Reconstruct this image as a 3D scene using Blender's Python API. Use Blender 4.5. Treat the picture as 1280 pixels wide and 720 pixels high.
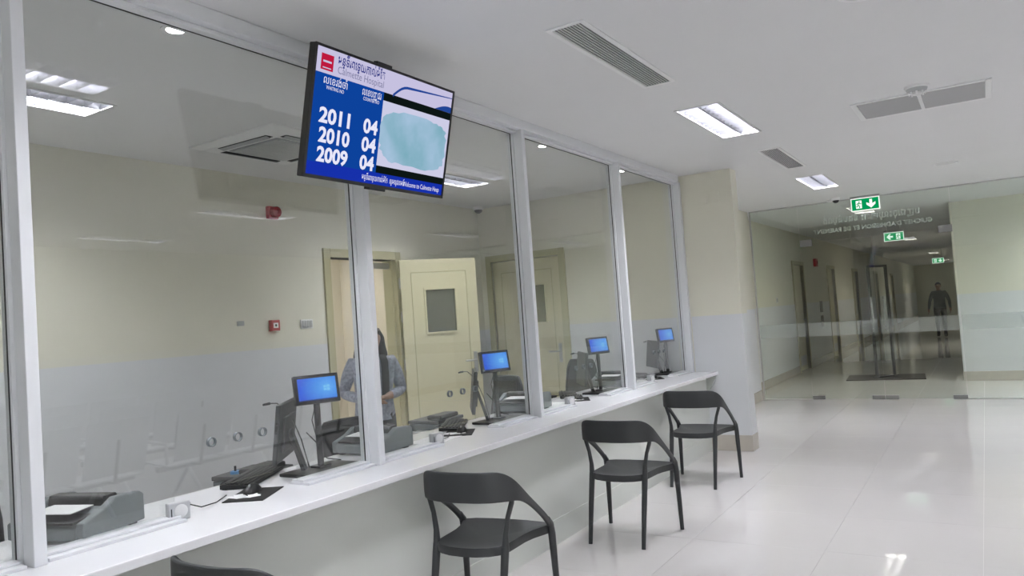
import bpy, bmesh, math, random
from mathutils import Vector, Matrix
PI = math.pi
random.seed(7)
for o in list(bpy.data.objects):
    bpy.data.objects.remove(o)
S = bpy.context.scene
COL = S.collection

# ------------------------------------------------------------------ camera
F_PX, YAW, PITCH, ROLL, CAM_H = 952.4, math.radians(31.771), math.radians(2.317), math.radians(-4.036), 1.5
fw = Vector((-math.sin(YAW)*math.cos(PITCH), math.cos(YAW)*math.cos(PITCH), math.sin(PITCH)))
rt = Vector((math.cos(YAW), math.sin(YAW), 0)); up = rt.cross(fw)
r2 = rt*math.cos(ROLL)+up*math.sin(ROLL); u2 = -rt*math.sin(ROLL)+up*math.cos(ROLL)
cd = bpy.data.cameras.new('camera'); cam = bpy.data.objects.new('camera', cd); COL.objects.link(cam)
cd.sensor_width = 36; cd.lens = 36*F_PX/1280; cd.clip_start = .05; cd.clip_end = 200
mw = Matrix((r2, u2, -fw)).transposed().to_4x4(); mw.translation = (0, 0, CAM_H)
cam.matrix_world = mw
S.camera = cam

# ------------------------------------------------------------------ sky and exposure
w = bpy.data.worlds.new('sky'); S.world = w; w.use_nodes = True
bg = w.node_tree.nodes['Background']; bg.inputs[0].default_value = (.90, .97, .95, 1); bg.inputs[1].default_value = 3.0
vs = S.view_settings
vs.view_transform = 'Standard'; vs.look = 'None'; vs.gamma = 1; vs.use_curve_mapping = False
vs.exposure = 0.55
ES = 2**-vs.exposure   # screens are set by how bright they look
LAMP = 62.0          # troffer radiance
LAMP_STAFF = 50.0
LAMP_CORR = 38.0
SPOT = 90.0

# ------------------------------------------------------------------ materials
MATS = {}
def mat(name, col, rough=.5, metal=0., noise=0., scale=8., bump=0., spec=.5, emit=None, estr=0., coat=0., alpha=None):
    if name in MATS: return MATS[name]
    m = bpy.data.materials.new(name); m.use_nodes = True
    nt = m.node_tree; b = nt.nodes['Principled BSDF']
    b.inputs['Base Color'].default_value = (*col, 1); b.inputs['Roughness'].default_value = rough
    b.inputs['Metallic'].default_value = metal; b.inputs['Specular IOR Level'].default_value = spec
    b.inputs['Coat Weight'].default_value = coat
    if noise or bump:
        tc = nt.nodes.new('ShaderNodeTexCoord'); n = nt.nodes.new('ShaderNodeTexNoise')
        n.inputs['Scale'].default_value = scale; n.inputs['Detail'].default_value = 4
        nt.links.new(tc.outputs['Object'], n.inputs['Vector'])
        if noise:
            r = nt.nodes.new('ShaderNodeValToRGB')
            r.color_ramp.elements[0].position = .3; r.color_ramp.elements[1].position = .7
            r.color_ramp.elements[0].color = (*[c*(1-noise) for c in col], 1)
            r.color_ramp.elements[1].color = (*[min(1, c*(1+noise)) for c in col], 1)
            nt.links.new(n.outputs['Fac'], r.inputs[0]); nt.links.new(r.outputs[0], b.inputs['Base Color'])
        if bump:
            bp = nt.nodes.new('ShaderNodeBump'); bp.inputs['Strength'].default_value = bump
            bp.inputs['Distance'].default_value = .004
            nt.links.new(n.outputs['Fac'], bp.inputs['Height']); nt.links.new(bp.outputs[0], b.inputs['Normal'])
    if emit:
        b.inputs['Emission Color'].default_value = (*emit, 1); b.inputs['Emission Strength'].default_value = estr
    MATS[name] = m
    return m
def emission(name, col, s):
    m = bpy.data.materials.new(name); m.use_nodes = True; nt = m.node_tree; nt.nodes.clear()
    e = nt.nodes.new('ShaderNodeEmission'); o = nt.nodes.new('ShaderNodeOutputMaterial')
    e.inputs[0].default_value = (*col, 1); e.inputs[1].default_value = s
    nt.links.new(e.outputs[0], o.inputs[0]); MATS[name] = m
    return m
def glass(name, tint, f0=.045, frost=0.):
    """flat pane: Fresnel reflection over tinted transmission"""
    m = bpy.data.materials.new(name); m.use_nodes = True; nt = m.node_tree; nt.nodes.clear()
    N = nt.nodes.new; L = nt.links.new
    g = N('ShaderNodeNewGeometry'); d = N('ShaderNodeVectorMath'); d.operation = 'DOT_PRODUCT'
    L(g.outputs['Incoming'], d.inputs[0]); L(g.outputs['Normal'], d.inputs[1])
    def M(op, a, b):
        n = N('ShaderNodeMath'); n.operation = op
        for i, v in ((0, a), (1, b)):
            if hasattr(v, 'links'): L(v, n.inputs[i])
            elif v is not None: n.inputs[i].default_value = v
        return n.outputs[0]
    c = M('ABSOLUTE', d.outputs['Value'], None)
    p = M('POWER', M('SUBTRACT', 1., c), 5.)
    fr = M('ADD', M('MULTIPLY', p, 1-f0), f0)
    t = N('ShaderNodeBsdfTransparent'); t.inputs[0].default_value = (*tint, 1)
    gl = N('ShaderNodeBsdfGlossy'); gl.inputs[0].default_value = (1, 1, 1, 1); gl.inputs['Roughness'].default_value = 0.
    mx = N('ShaderNodeMixShader'); L(fr, mx.inputs[0])
    base = t.outputs[0]
    if frost:
        df = N('ShaderNodeBsdfDiffuse'); df.inputs[0].default_value = (.8, .82, .82, 1)
        tr = N('ShaderNodeBsdfTranslucent'); tr.inputs[0].default_value = (.8, .82, .82, 1)
        a = N('ShaderNodeMixShader'); a.inputs[0].default_value = .5; L(df.outputs[0], a.inputs[1]); L(tr.outputs[0], a.inputs[2])
        b = N('ShaderNodeMixShader'); b.inputs[0].default_value = frost; L(base, b.inputs[1]); L(a.outputs[0], b.inputs[2])
        base = b.outputs[0]
    L(base, mx.inputs[1]); L(gl.outputs[0], mx.inputs[2])
    o = N('ShaderNodeOutputMaterial'); L(mx.outputs[0], o.inputs[0])
    MATS[name] = m
    return m

mat('cream', (.70, .68, .575), .55, noise=.015, scale=3)
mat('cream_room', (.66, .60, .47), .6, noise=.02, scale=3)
mat('dado', (.655, .665, .68), .32, noise=.015, scale=2)
mat('ceiling', (.72, .72, .72), .8, noise=.008, scale=2)
mat('knee', (.66, .68, .64), .35, noise=.015, scale=2)
mat('baseboard', (.52, .48, .42), .25, noise=.05, scale=6)
mat('tile', (.67, .645, .63), .03, noise=.02, scale=1.3, spec=1.)
mat('grout', (.62, .60, .585), .6)
mat('counter', (.80, .80, .82), .18, noise=.01, scale=5)
mat('alu', (.70, .71, .73), .32)
mat('gasket', (.02, .02, .02), .5)
mat('door', (.60, .56, .38), .4, noise=.015, scale=4)
mat('doorframe', (.46, .43, .27), .4, noise=.02, scale=4)
mat('steel', (.55, .55, .55), .3, metal=1.)
mat('steel_dark', (.12, .12, .12), .35, metal=.8)
mat('white', (.78, .78, .78), .4)
mat('white_gloss', (.8, .8, .8), .2)
mat('vent', (.62, .62, .62), .4)
mat('vent_grey', (.40, .40, .40), .5)
mat('vent_dark', (.02, .02, .02), .8)
mat('louver', (.33, .33, .355), .30, metal=1.); mat('can', (.5, .5, .5), .4)
mat('chairplastic', (.030, .032, .034), .42, noise=.06, scale=200, bump=.15)
mat('blackplastic', (.012, .012, .013), .4)
mat('darkplastic', (.035, .037, .04), .45)
mat('greyplastic', (.16, .18, .19), .5, noise=.04, scale=120)
mat('greylight', (.42, .43, .44), .5)
mat('mesh', (.018, .019, .02), .8, noise=.3, scale=300)
mat('rubber', (.01, .01, .01), .85)
mat('paper', (.8, .8, .8), .7)
mat('key', (.03, .03, .03), .5)
mat('red', (.40, .012, .02), .35)
mat('redlens', (.25, .01, .015), .15)
mat('skin', (.36, .21, .15), .5)
mat('hair', (.012, .010, .009), .5, noise=.3, scale=60)
mat('blouse', (.36, .38, .46), .8, noise=.35, scale=45)
mat('scarf', (.025, .03, .03), .85)
mat('trouser', (.012, .012, .014), .8)
mat('shirt_grey', (.14, .15, .16), .8, noise=.05, scale=30)
mat('shoe', (.01, .01, .01), .4)
mat('seatmetal', (.78, .79, .80), .35)
mat('mat_floor', (.05, .045, .04), .9, noise=.2, scale=60)
mat('patch', (.30, .30, .30), .3, metal=.9)
mat('blue_tape', (.05, .25, .55), .5)
glass('glass', (.945, .955, .945), f0=.06)
glass('glass_green', (.915, .95, .925))
glass('film', (.93, .95, .94), frost=.14)
glass('door_pane', (.35, .36, .35)); glass('leaf_pane', (.60, .62, .58), frost=.12)
emission('tube', (.93, .94, 1.), LAMP); emission('tube_staff', (.93, .94, 1.), LAMP_STAFF); emission('tube_corr', (1., .92, .80), LAMP_CORR)
emission('spot', (1., .98, .95), SPOT)
emission('e_green', (.0, .30, .09), 1.0*ES); emission('e_white', (.9, 1., .92), 1.1*ES)
emission('e_head', (.56, .53, .74), 1.*ES); emission('e_blue', (.004, .055, .33), 1.*ES); emission('e_blue2', (.008, .03, .40), 1.*ES)
emission('e_black', (.004, .008, .007), 1.*ES); emission('e_text', (.80, .80, .95), 1.*ES); emission('e_navy', (.02, .03, .22), 1.*ES)
emission('e_grey', (.22, .22, .36), 1.*ES); emission('e_red', (.50, .01, .05), 1.*ES); emission('e_swoosh', (.015, .06, .30), 1.*ES); emission('e_pale', (.60, .60, .78), 1.*ES)
emission('window_light', (.85, .93, 1.), 2.2)
def brush_mat():
    m = bpy.data.materials.new('e_brush'); m.use_nodes = True; nt = m.node_tree; nt.nodes.clear(); N = nt.nodes.new; L = nt.links.new
    tc = N('ShaderNodeTexCoord'); n = N('ShaderNodeTexNoise'); n.inputs['Scale'].default_value = 5; n.inputs['Detail'].default_value = 6
    L(tc.outputs['Object'], n.inputs['Vector']); r = N('ShaderNodeValToRGB')
    r.color_ramp.elements[0].position = .32; r.color_ramp.elements[0].color = (.20, .41, .50, 1)
    r.color_ramp.elements[1].position = .68; r.color_ramp.elements[1].color = (.37, .53, .70, 1)
    L(n.outputs['Fac'], r.inputs[0]); e = N('ShaderNodeEmission'); e.inputs[1].default_value = ES; L(r.outputs[0], e.inputs[0])
    o = N('ShaderNodeOutputMaterial'); L(e.outputs[0], o.inputs[0]); MATS['e_brush'] = m
brush_mat()
def desktop_mat():
    m = bpy.data.materials.new('e_desktop'); m.use_nodes = True; nt = m.node_tree; nt.nodes.clear(); N = nt.nodes.new; L = nt.links.new
    tc = N('ShaderNodeTexCoord'); mp = N('ShaderNodeMapping'); mp.inputs['Location'].default_value = (0, -.35, -.05); mp.inputs['Scale'].default_value = (1, 7, 9)
    L(tc.outputs['Object'], mp.inputs['Vector']); g = N('ShaderNodeTexGradient'); g.gradient_type = 'SPHERICAL'
    L(mp.outputs[0], g.inputs[0]); r = N('ShaderNodeValToRGB')
    r.color_ramp.elements[0].position = 0; r.color_ramp.elements[0].color = (.01, .10, .75, 1)
    r.color_ramp.elements[1].position = .9; r.color_ramp.elements[1].color = (.10, .42, 1., 1)
    L(g.outputs['Fac'], r.inputs[0]); e = N('ShaderNodeEmission'); e.inputs[1].default_value = ES; L(r.outputs[0], e.inputs[0])
    o = N('ShaderNodeOutputMaterial'); L(e.outputs[0], o.inputs[0]); MATS['e_desktop'] = m
desktop_mat()
emission('e_logo', (.22, .60, 1.), 1.*ES)

# ------------------------------------------------------------------ mesh helpers
class MB:
    def __init__(s): s.v = []; s.f = []
    def add(s, vs_, fs):
        n = len(s.v); s.v += [tuple(p) for p in vs_]; s.f += [tuple(i+n for i in f) for f in fs]; return s
    def box(s, x0, x1, y0, y1, z0, z1):
        return s.add([(x0,y0,z0),(x1,y0,z0),(x1,y1,z0),(x0,y1,z0),(x0,y0,z1),(x1,y0,z1),(x1,y1,z1),(x0,y1,z1)],
                     [(3,2,1,0),(4,5,6,7),(0,1,5,4),(1,2,6,5),(2,3,7,6),(3,0,4,7)])
    def cbox(s, c, d): return s.box(c[0]-d[0]/2, c[0]+d[0]/2, c[1]-d[1]/2, c[1]+d[1]/2, c[2]-d[2]/2, c[2]+d[2]/2)
    def rings(s, R, close=True, cap=True):
        n = len(R[0]); b = len(s.v); s.v += [tuple(p) for r in R for p in r]
        for i in range(len(R)-1):
            for j in range(n if close else n-1):
                k = (j+1) % n
                s.f.append((b+i*n+j, b+i*n+k, b+(i+1)*n+k, b+(i+1)*n+j))
        if cap:
            s.f.append(tuple(b+j for j in reversed(range(n)))); s.f.append(tuple(b+(len(R)-1)*n+j for j in range(n)))
        return s
    def tube(s, pts, r, n=10):
        pts = [Vector(p) for p in pts]; R = []
        rr = r if isinstance(r, (list, tuple)) else [r]*len(pts)
        ref = None
        for i, p in enumerate(pts):
            a = pts[max(i-1, 0)]; b = pts[min(i+1, len(pts)-1)]; t = (b-a).normalized()
            if ref is None: ref = Vector((0,0,1)) if abs(t.z) < .9 else Vector((1,0,0))
            e1 = (ref - t*ref.dot(t)).normalized(); e2 = t.cross(e1); ref = e1
            R.append([p + (e1*math.cos(2*PI*k/n)+e2*math.sin(2*PI*k/n))*rr[i] for k in range(n)])
        return s.rings(R)
    def lathe(s, prof, c=(0,0,0), n=24, cap=True):
        return s.rings([[(c[0]+r*math.cos(2*PI*k/n), c[1]+r*math.sin(2*PI*k/n), c[2]+z) for k in range(n)] for r, z in prof], cap=cap)
    def prism(s, poly, axis, a, b):
        """poly of 2D points, extruded along axis ('x': (y,z), 'y': (x,z), 'z': (x,y))"""
        def P(p, h): return {'x': (h, p[0], p[1]), 'y': (p[0], h, p[1]), 'z': (p[0], p[1], h)}[axis]
        return s.rings([[P(p, a) for p in poly], [P(p, b) for p in poly]])
    def xf(s, M):
        s.v = [tuple(M @ Vector(p)) for p in s.v]; return s
def obj(name, mb, m, parent=None, bevel=0., smooth=None, seg=2):
    me = bpy.data.meshes.new(name); me.from_pydata(mb.v, [], mb.f)
    bm = bmesh.new(); bm.from_mesh(me); bmesh.ops.recalc_face_normals(bm, faces=bm.faces); bm.to_mesh(me); bm.free()
    o = bpy.data.objects.new(name, me); COL.objects.link(o)
    me.materials.append(MATS[m] if isinstance(m, str) else m)
    if parent: o.parent = parent
    if smooth is not None:
        for p in me.polygons: p.use_smooth = True
        me.set_sharp_from_angle(angle=math.radians(smooth))
    if bevel:
        b = o.modifiers.new('bevel', 'BEVEL'); b.width = bevel; b.segments = seg; b.limit_method = 'ANGLE'
        b.harden_normals = False
    return o
def tag(o, label, cat, group=None, kind=None):
    o['label'] = label; o['category'] = cat
    if group: o['group'] = group
    if kind: o['kind'] = kind
    return o
def thing(name, loc, label, cat, group=None, kind=None, rz=0.):
    o = bpy.data.objects.new(name, None); COL.objects.link(o); o.location = loc; o.rotation_euler = (0, 0, rz)
    o.empty_display_size = .1
    return tag(o, label, cat, group, kind)
def kids(o): return [c for c in bpy.data.objects if c.parent == o]
def dup(o, loc=None, rz=None, label=None, parent=None):
    c = o.copy(); COL.objects.link(c)
    if parent: c.parent = parent
    for k in kids(o): dup(k, parent=c)
    if loc is not None: c.location = loc
    if rz is not None: c.rotation_euler = (0, 0, rz)
    if label: c['label'] = label
    return c
def text_mesh(name, body, size, M, m, parent, mirror=False, ext=.0004, bold=0., width=None, font=None):
    cu = bpy.data.curves.new(name, 'FONT'); cu.body = body; cu.size = size; cu.align_x = 'CENTER'; cu.align_y = 'CENTER'
    cu.extrude = ext; cu.offset = bold; cu.resolution_u = 3
    t = bpy.data.objects.new(name+'_src', cu); COL.objects.link(t)
    dg = bpy.context.evaluated_depsgraph_get(); me = bpy.data.meshes.new_from_object(t.evaluated_get(dg))
    bpy.data.objects.remove(t); bpy.data.curves.remove(cu)
    xs = [v.co.x for v in me.vertices] or [0]
    sx = (width/(max(xs)-min(xs))) if width else 1.
    me.transform(M @ Matrix.Diagonal((sx*(-1 if mirror else 1), 1, 1, 1)))
    if mirror: me.flip_normals()
    me.materials.clear(); me.materials.append(MATS[m])
    o = bpy.data.objects.new(name, me); COL.objects.link(o); o.parent = parent
    return o

# ------------------------------------------------------------------ dimensions
H = 2.88                       # ceiling
XG = -2.74                     # glass plane of the counter partition
XB = -5.26                     # staff room back wall
YE = 7.80                      # end wall / column face
YG = 11.90                     # glass entrance wall
DZ = .812                      # counter top
PITCHY = 1.64
MULL = [1.283 + PITCHY*k for k in range(-1, 5)]     # mullion centres
Y0 = -6.0; XR = 5.0; YC = 48.0

# ------------------------------------------------------------------ floor
fl = MB().box(XB-2.2, XR+.2, Y0-.2, YC+.2, -.12, -.003)
fl.box(XB-2.2, -2.53, Y0, 8, -.003, 0)                       # staff side screed
TX0, TX1, TY0, TY1, TS = -2.53, 2.27, .0, 24.0, .80
fl.box(TX0, XR, Y0, TY0, -.003, 0).box(TX1, XR, TY0, YG+3, -.003, 0).box(-3.4, 1.5, TY1, YC, -.003, 0).box(-3.4, TX0, 8, TY1, -.003, 0)
floor = obj('floor', fl, 'tile'); tag(floor, 'glossy cream-white tiled floor of the hall and corridor', 'floor', kind='structure')
gm = MB().box(TX0, TX1, TY0, TY1, -.0029, -.0022); obj('grout_bed', gm, 'grout', floor)
tm = None
nx = int(round((TX1-TX0)/TS)); ny = int(round((TY1-TY0)/TS))
for i in range(nx):
    for j in range(ny):
        if tm is None:
            tm = obj('floor_tile', MB().box(.0008, TS-.0008, .0008, TS-.0008, -.002, 0), 'tile', floor); t = tm
        else:
            t = tm.copy(); COL.objects.link(t)
        t.location = (TX0+i*TS, TY0+j*TS, 0)

# ------------------------------------------------------------------ ceiling with fixture openings
TRO = [(-1.60, 1.76), (-1.60, 5.75), (-1.60, 9.72), (-1.60, -2.2), (1.5, -2.2), (1.5, 1.76), (1.5, 5.75), (1.5, 9.72), (3.9, -2.2), (3.9, 1.76), (3.9, 5.75), (3.9, 9.72)]
TRS = [(-4.29, 1.94), (-4.29, 5.83), (-6.25, 5.85)]  # last one is an unseen lamp, added to brighten the lobby
TR_FILL = [(1.2, 13.0), (3.2, 13.0)]  # lamps out of view, added to light the wall behind the glass
TRC = [(-1.62, 13.6), (-1.60, 22.6), (-1.57, 33.0), (-1.55, 42.5)]
TW, TL = .30, 1.14
SLOT = [(-1.60, 3.85), (-1.58, 7.76)]
SW, SL = .165, 1.22
GR = (-.29, 6.32, .84, .58)
DL = [(-2.94, 2.08), (-2.94, 3.73), (-2.94, 5.38), (-2.94, 6.96)]
holes = [(x-TW/2, x+TW/2, y-TL/2, y+TL/2) for x, y in TRO+TRS+TRC+TR_FILL]
holes += [(x-SW/2, x+SW/2, y-SL/2, y+SL/2) for x, y in SLOT] + [(GR[0]-GR[2]/2, GR[0]+GR[2]/2, GR[1]-GR[3]/2, GR[1]+GR[3]/2)]
holes += [(x-.045, x+.045, y-.045, y+.045) for x, y in DL]
def holed(x0, x1, y0, y1, z0, z1, hs):
    xs = sorted({x0, x1, *[v for h in hs for v in h[:2] if x0 < v < x1]}); ys = sorted({y0, y1, *[v for h in hs for v in h[2:] if y0 < v < y1]})
    mb = MB()
    for a, b in zip(xs, xs[1:]):
        run = None
        for c, d in zip(ys, ys[1:]):
            mx, my = (a+b)/2, (c+d)/2
            solid = not any(h[0] < mx < h[1] and h[2] < my < h[3] for h in hs)
            if solid: run = (run[0], d) if run else (c, d)
            elif run: mb.box(a, b, run[0], run[1], z0, z1); run = None
        if run: mb.box(a, b, run[0], run[1], z0, z1)
    return mb
ce = holed(XB-2.2, XR+.2, Y0-.2, YC+.2, H, H+.02, holes)
tag(obj('ceiling', ce, 'ceiling'), 'flat white plasterboard ceiling', 'ceiling', kind='structure')

# ------------------------------------------------------------------ walls
DADO = 1.39
def wall(name, mb, label, m='cream', dado=None, base=None):
    o = obj(name, mb, m); tag(o, label, 'wall', kind='structure')
    if dado: obj('dado_panel', dado, 'dado', o)
    if base: obj('skirting', base, 'baseboard', o, bevel=.003)
    return o
# staff room back wall with a doorway
D1a, D1b, D1t = 5.235, 6.175, 2.205
wb = MB().box(XB-.15, XB, Y0, D1a, 0, H).box(XB-.15, XB, D1b, YE+.15, 0, H).box(XB-.15, XB, D1a, D1b, D1t, H)
wall('wall_left', wb, 'cream staff room wall with the open doorway', dado=MB().box(XB, XB+.004, Y0, D1a-.09, .15, DADO).box(XB, XB+.004, D1b+.09, YE, .15, DADO),
     base=MB().box(XB, XB+.012, Y0, D1a-.09, 0, .15).box(XB, XB+.012, D1b+.09, YE, 0, .15))
# end wall with closed door
D2a, D2b, D2t = -5.105, -4.17, 2.205
we = MB().box(XB, D2a, YE, YE+.15, 0, H).box(D2b, -3.0, YE, YE+.15, 0, H).box(D2a, D2b, YE, YE+.15, D2t, H)
wall('wall_far', we, 'cream staff room end wall with the closed door', dado=MB().box(XB, D2a-.07, YE-.004, YE, .15, DADO).box(D2b+.08, -2.80, YE-.004, YE, .15, DADO),
     base=MB().box(D2b+.08, -2.80, YE-.012, YE, 0, .15))
obj_dr = MB().box(D2a-.1, D2b+.1, YE+.6, YE+.7, 0, H)
tag(obj('wall_store', obj_dr, 'cream_room'), 'dim wall seen through the small pane of the closed door', 'wall', kind='structure')
# cream column at the end of the counter
CX = -2.115
wc = MB().box(-3.0, CX, YE, 8.0, 0, H)
wall('wall_column', wc, 'cream column with pale blue lower half at the end of the counter',
     dado=MB().box(-2.64, CX+.004, YE-.004, YE, .16, DADO).box(CX, CX+.004, YE, 8.0, .16, DADO),
     base=MB().box(-2.64, CX+.012, YE-.014, YE, 0, .16).box(CX, CX+.012, YE, 8.0, 0, .16))
wl = MB().box(-3.3, -3.02, 8.0, YG+.02, 0, H)
wall('wall_passage', wl, 'cream wall between the column and the glass doors', dado=MB().box(-3.02, -3.016, 8.0, YG-.02, .15, DADO), base=MB().box(-3.02, -3.005, 8.0, YG-.02, 0, .15))
# rest of the hall
wr = MB().box(XR, XR+.15, Y0, YG+2.6, 0, H)
wall('wall_right', wr, 'cream wall on the far side of the waiting hall', dado=MB().box(XR-.004, XR, Y0, YG+2.4, .15, DADO), base=MB().box(XR-.012, XR, Y0, YG+2.4, 0, .15))
wk = MB().box(XB-.15, 1.5, Y0-.15, Y0, 0, H).box(1.5, XR, Y0-.15, Y0, 2.6, H).box(1.5, XR, Y0-.15, Y0, 0, .3)
wall('wall_back', wk, 'cream wall with the glazed front behind the waiting hall')
fr = thing('window_3', (0, Y0, 0), 'glazed hall front of tall panes in white frames', 'window', kind='structure')
for i in range(6):
    x = 1.5 + i*.7
    obj('frame_post', MB().box(x-.03, x+.03, -.1, -.02, .3, 2.6), 'alu', fr)
    if i < 5: obj('pane', MB().box(x+.03, x+.67, -.064, -.056, .3, 2.6), 'glass', fr)
# room behind doorway
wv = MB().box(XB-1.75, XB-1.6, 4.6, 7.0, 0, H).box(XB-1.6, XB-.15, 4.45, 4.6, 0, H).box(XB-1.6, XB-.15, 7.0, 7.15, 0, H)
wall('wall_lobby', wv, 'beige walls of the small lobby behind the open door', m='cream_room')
# corridor
CL, CRX, YF = -3.30, -.40, 14.2
DC = [(16.2, 17.2), (20.2, 21.2), (24.4, 25.4), (29.5, 30.5), (35, 36)]
wq = MB()
ys = [YG+.02] + [v for d in DC for v in d] + [YC]
for a, b in zip(ys[0::2], ys[1::2]): wq.box(CL-.15, CL, a, b, 0, H)
for a, b in DC: wq.box(CL-.15, CL, a, b, 2.2, H)
wall('wall_corridor_left', wq, 'long corridor wall with a row of doorways beyond the glass', dado=(lambda m: [m.box(CL, CL+.004, a, b, .15, DADO) for a, b in zip(ys[0::2], ys[1::2])] and m)(MB()),
     base=(lambda m: [m.box(CL, CL+.012, a, b, 0, .15) for a, b in zip(ys[0::2], ys[1::2])] and m)(MB()))
for n, (a, b) in enumerate(DC):
    d = thing('door_%d' % (5+n), (CL, (a+b)/2, 0), ['corridor door closest to the glass entrance', 'second corridor door beyond the glass entrance', 'third corridor door beyond the glass entrance', 'fourth corridor door beyond the glass entrance', 'last corridor door before the bright end window'][n], 'door', kind='structure')
    obj('door_frame', MB().box(-.1, .02, -.58, -.5, 0, 2.28).box(-.1, .02, .5, .58, 0, 2.28).box(-.1, .02, -.5, .5, 2.2, 2.28), 'doorframe', d)
    obj('door_leaf', MB().box(-.09, -.05, -.5, .5, .01, 2.2), 'door', d)
    obj('kick_plate', MB().box(-.05, -.046, -.4, .4, .1, .3), 'steel', d)
    obj('handle', MB().tube([(-.05, .4, 1.05), (.0, .4, 1.05), (.0, .28, 1.05)], .01, 8), 'steel', d)
wz = MB().box(CRX, CRX+.15, YF, YC, 0, H).box(CRX+.15, XR, YF, YF+.15, 0, H)
wall('wall_corridor_right', wz, 'cream and blue wall facing the glass beside the corridor', dado=MB().box(CRX, XR, YF-.004, YF, .15, DADO).box(CRX-.004, CRX, YF, YC, .15, DADO),
     base=MB().box(CRX, XR, YF-.014, YF, 0, .15).box(CRX-.012, CRX, YF, YC, 0, .15))
wy = MB().box(CL, CRX, YC, YC+.15, 2.5, H).box(CL, -1.1, YC, YC+.15, 0, 2.5).box(-.6, CRX, YC, YC+.15, 0, 2.5).box(-1.1, -.6, YC, YC+.15, 0, 1.5)
wall('wall_corridor_end', wy, 'far end wall of the corridor with a bright window')
fw_ = thing('window_4', (-.85, YC, 1.5), 'small bright window at the far end of the corridor', 'window', kind='structure')
obj('window_frame', MB().box(-.25, -.21, .02, .1, 0, 1.).box(.21, .25, .02, .1, 0, 1.).box(-.21, .21, .02, .1, 0, .05).box(-.21, .21, .02, .1, .95, 1.), 'alu', fw_)
obj('pane', MB().box(-.21, .21, .05, .056, .05, .95), 'glass', fw_)

# ------------------------------------------------------------------ knee wall, counter and glazed partition
wall('wall_counter', MB().box(-2.66, -2.53, Y0, YE, 0, .756), 'pale grey-green knee wall under the counter', m='knee',
     base=None)
obj('skirting', MB().box(-2.53, -2.522, Y0, YE-.015, 0, .16), 'knee', bpy.data.objects['wall_counter'])
ct = thing('counter_top', (0, 0, 0), 'long white counter top running under the glazed partition', 'counter')
obj('slab', MB().box(-3.155, -2.405, Y0+.02, YE-.006, .777, DZ), 'counter', ct, bevel=.004)
obj('apron', MB().box(-2.70, -2.50, Y0+.02, YE-.006, .757, .777), 'counter', ct)
kw = bpy.data.objects['wall_counter']
obj('bracket', MB().prism([(-2.53, .756), (-2.43, .756), (-2.53, .56)], 'y', YE-.03, YE-.008), 'knee', kw)
for k in range(5):
    obj('support_panel', MB().box(-3.1, -2.66, MULL[k]-.012, MULL[k]+.012, 0, .755), 'white', kw)

wn = thing('window_1', (0, 0, DZ), 'white aluminium framed glass partition along the service counter', 'window', kind='structure')
hz = H-DZ
SLOTC, SLOTW = .85, .31              # pass-through opening: centre offset and half width
obj('head_rail', MB().box(-2.78, -2.645, Y0, YE-.06, hz-.066, hz).box(-2.765, -2.69, Y0, YE-.06, hz-.085, hz-.066), 'alu', wn, bevel=.003)
obj('gasket', MB().box(-2.7385, -2.7305, Y0, YE-.06, hz-.087, hz-.085), 'gasket', wn)
for k, y in enumerate(MULL + [YE-.03]):
    last = k == len(MULL)
    if k == 5: continue
    a, b = (y-.03, y+.024) if last else (y-.021, y+.021)
    obj('mullion', MB().box(-2.715, -2.648, a, b, 0, hz-.066), 'alu', wn, bevel=.003)
    obj('mullion_back', MB().box(-2.765, -2.715, a-.012, (b if last else b+.012), 0, hz-.066), 'alu', wn, bevel=.002)
    obj('gasket', MB().box(-2.7375, -2.731, a-.0138, (b if last else b+.0138), .02, hz-.085), 'gasket', wn)
edges = MULL[:5] + [YE-.03]
for k in range(5):
    a, b = edges[k]+.034, edges[k+1]-.034
    c = edges[k]+SLOTC
    s0, s1 = c-SLOTW, c+SLOTW
    for p, q in ((a, s0), (s1, b)):
        obj('bottom_rail', MB().box(-2.79, -2.665, p, q, 0, .012).box(-2.775, -2.70, p, q, .012, .022), 'alu', wn, bevel=.002)
    poly = [(a, .018), (s0, .018), (s0, .088), (s1, .088), (s1, .018), (b, .018), (b, hz-.085), (a, hz-.085)]
    pane = obj('glass_pane', MB().prism(poly, 'x', XG-.004, XG+.004), 'glass', wn)
    for d in (-.13, 0, .13):
        R = []
        for i in range(24):
            t = 2*PI*i/24; cy, sz = math.cos(t), math.sin(t)
            R.append([(XG+.008, c+d+cy*.0195, .271+sz*.0195), (XG+.008, c+d+cy*.0165, .271+sz*.0165), (XG-.008, c+d+cy*.0165, .271+sz*.0165), (XG-.008, c+d+cy*.0195, .271+sz*.0195)])
        R.append(R[0]); obj('speech_ring', MB().rings(R, cap=False), 'greyplastic', pane)

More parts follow.
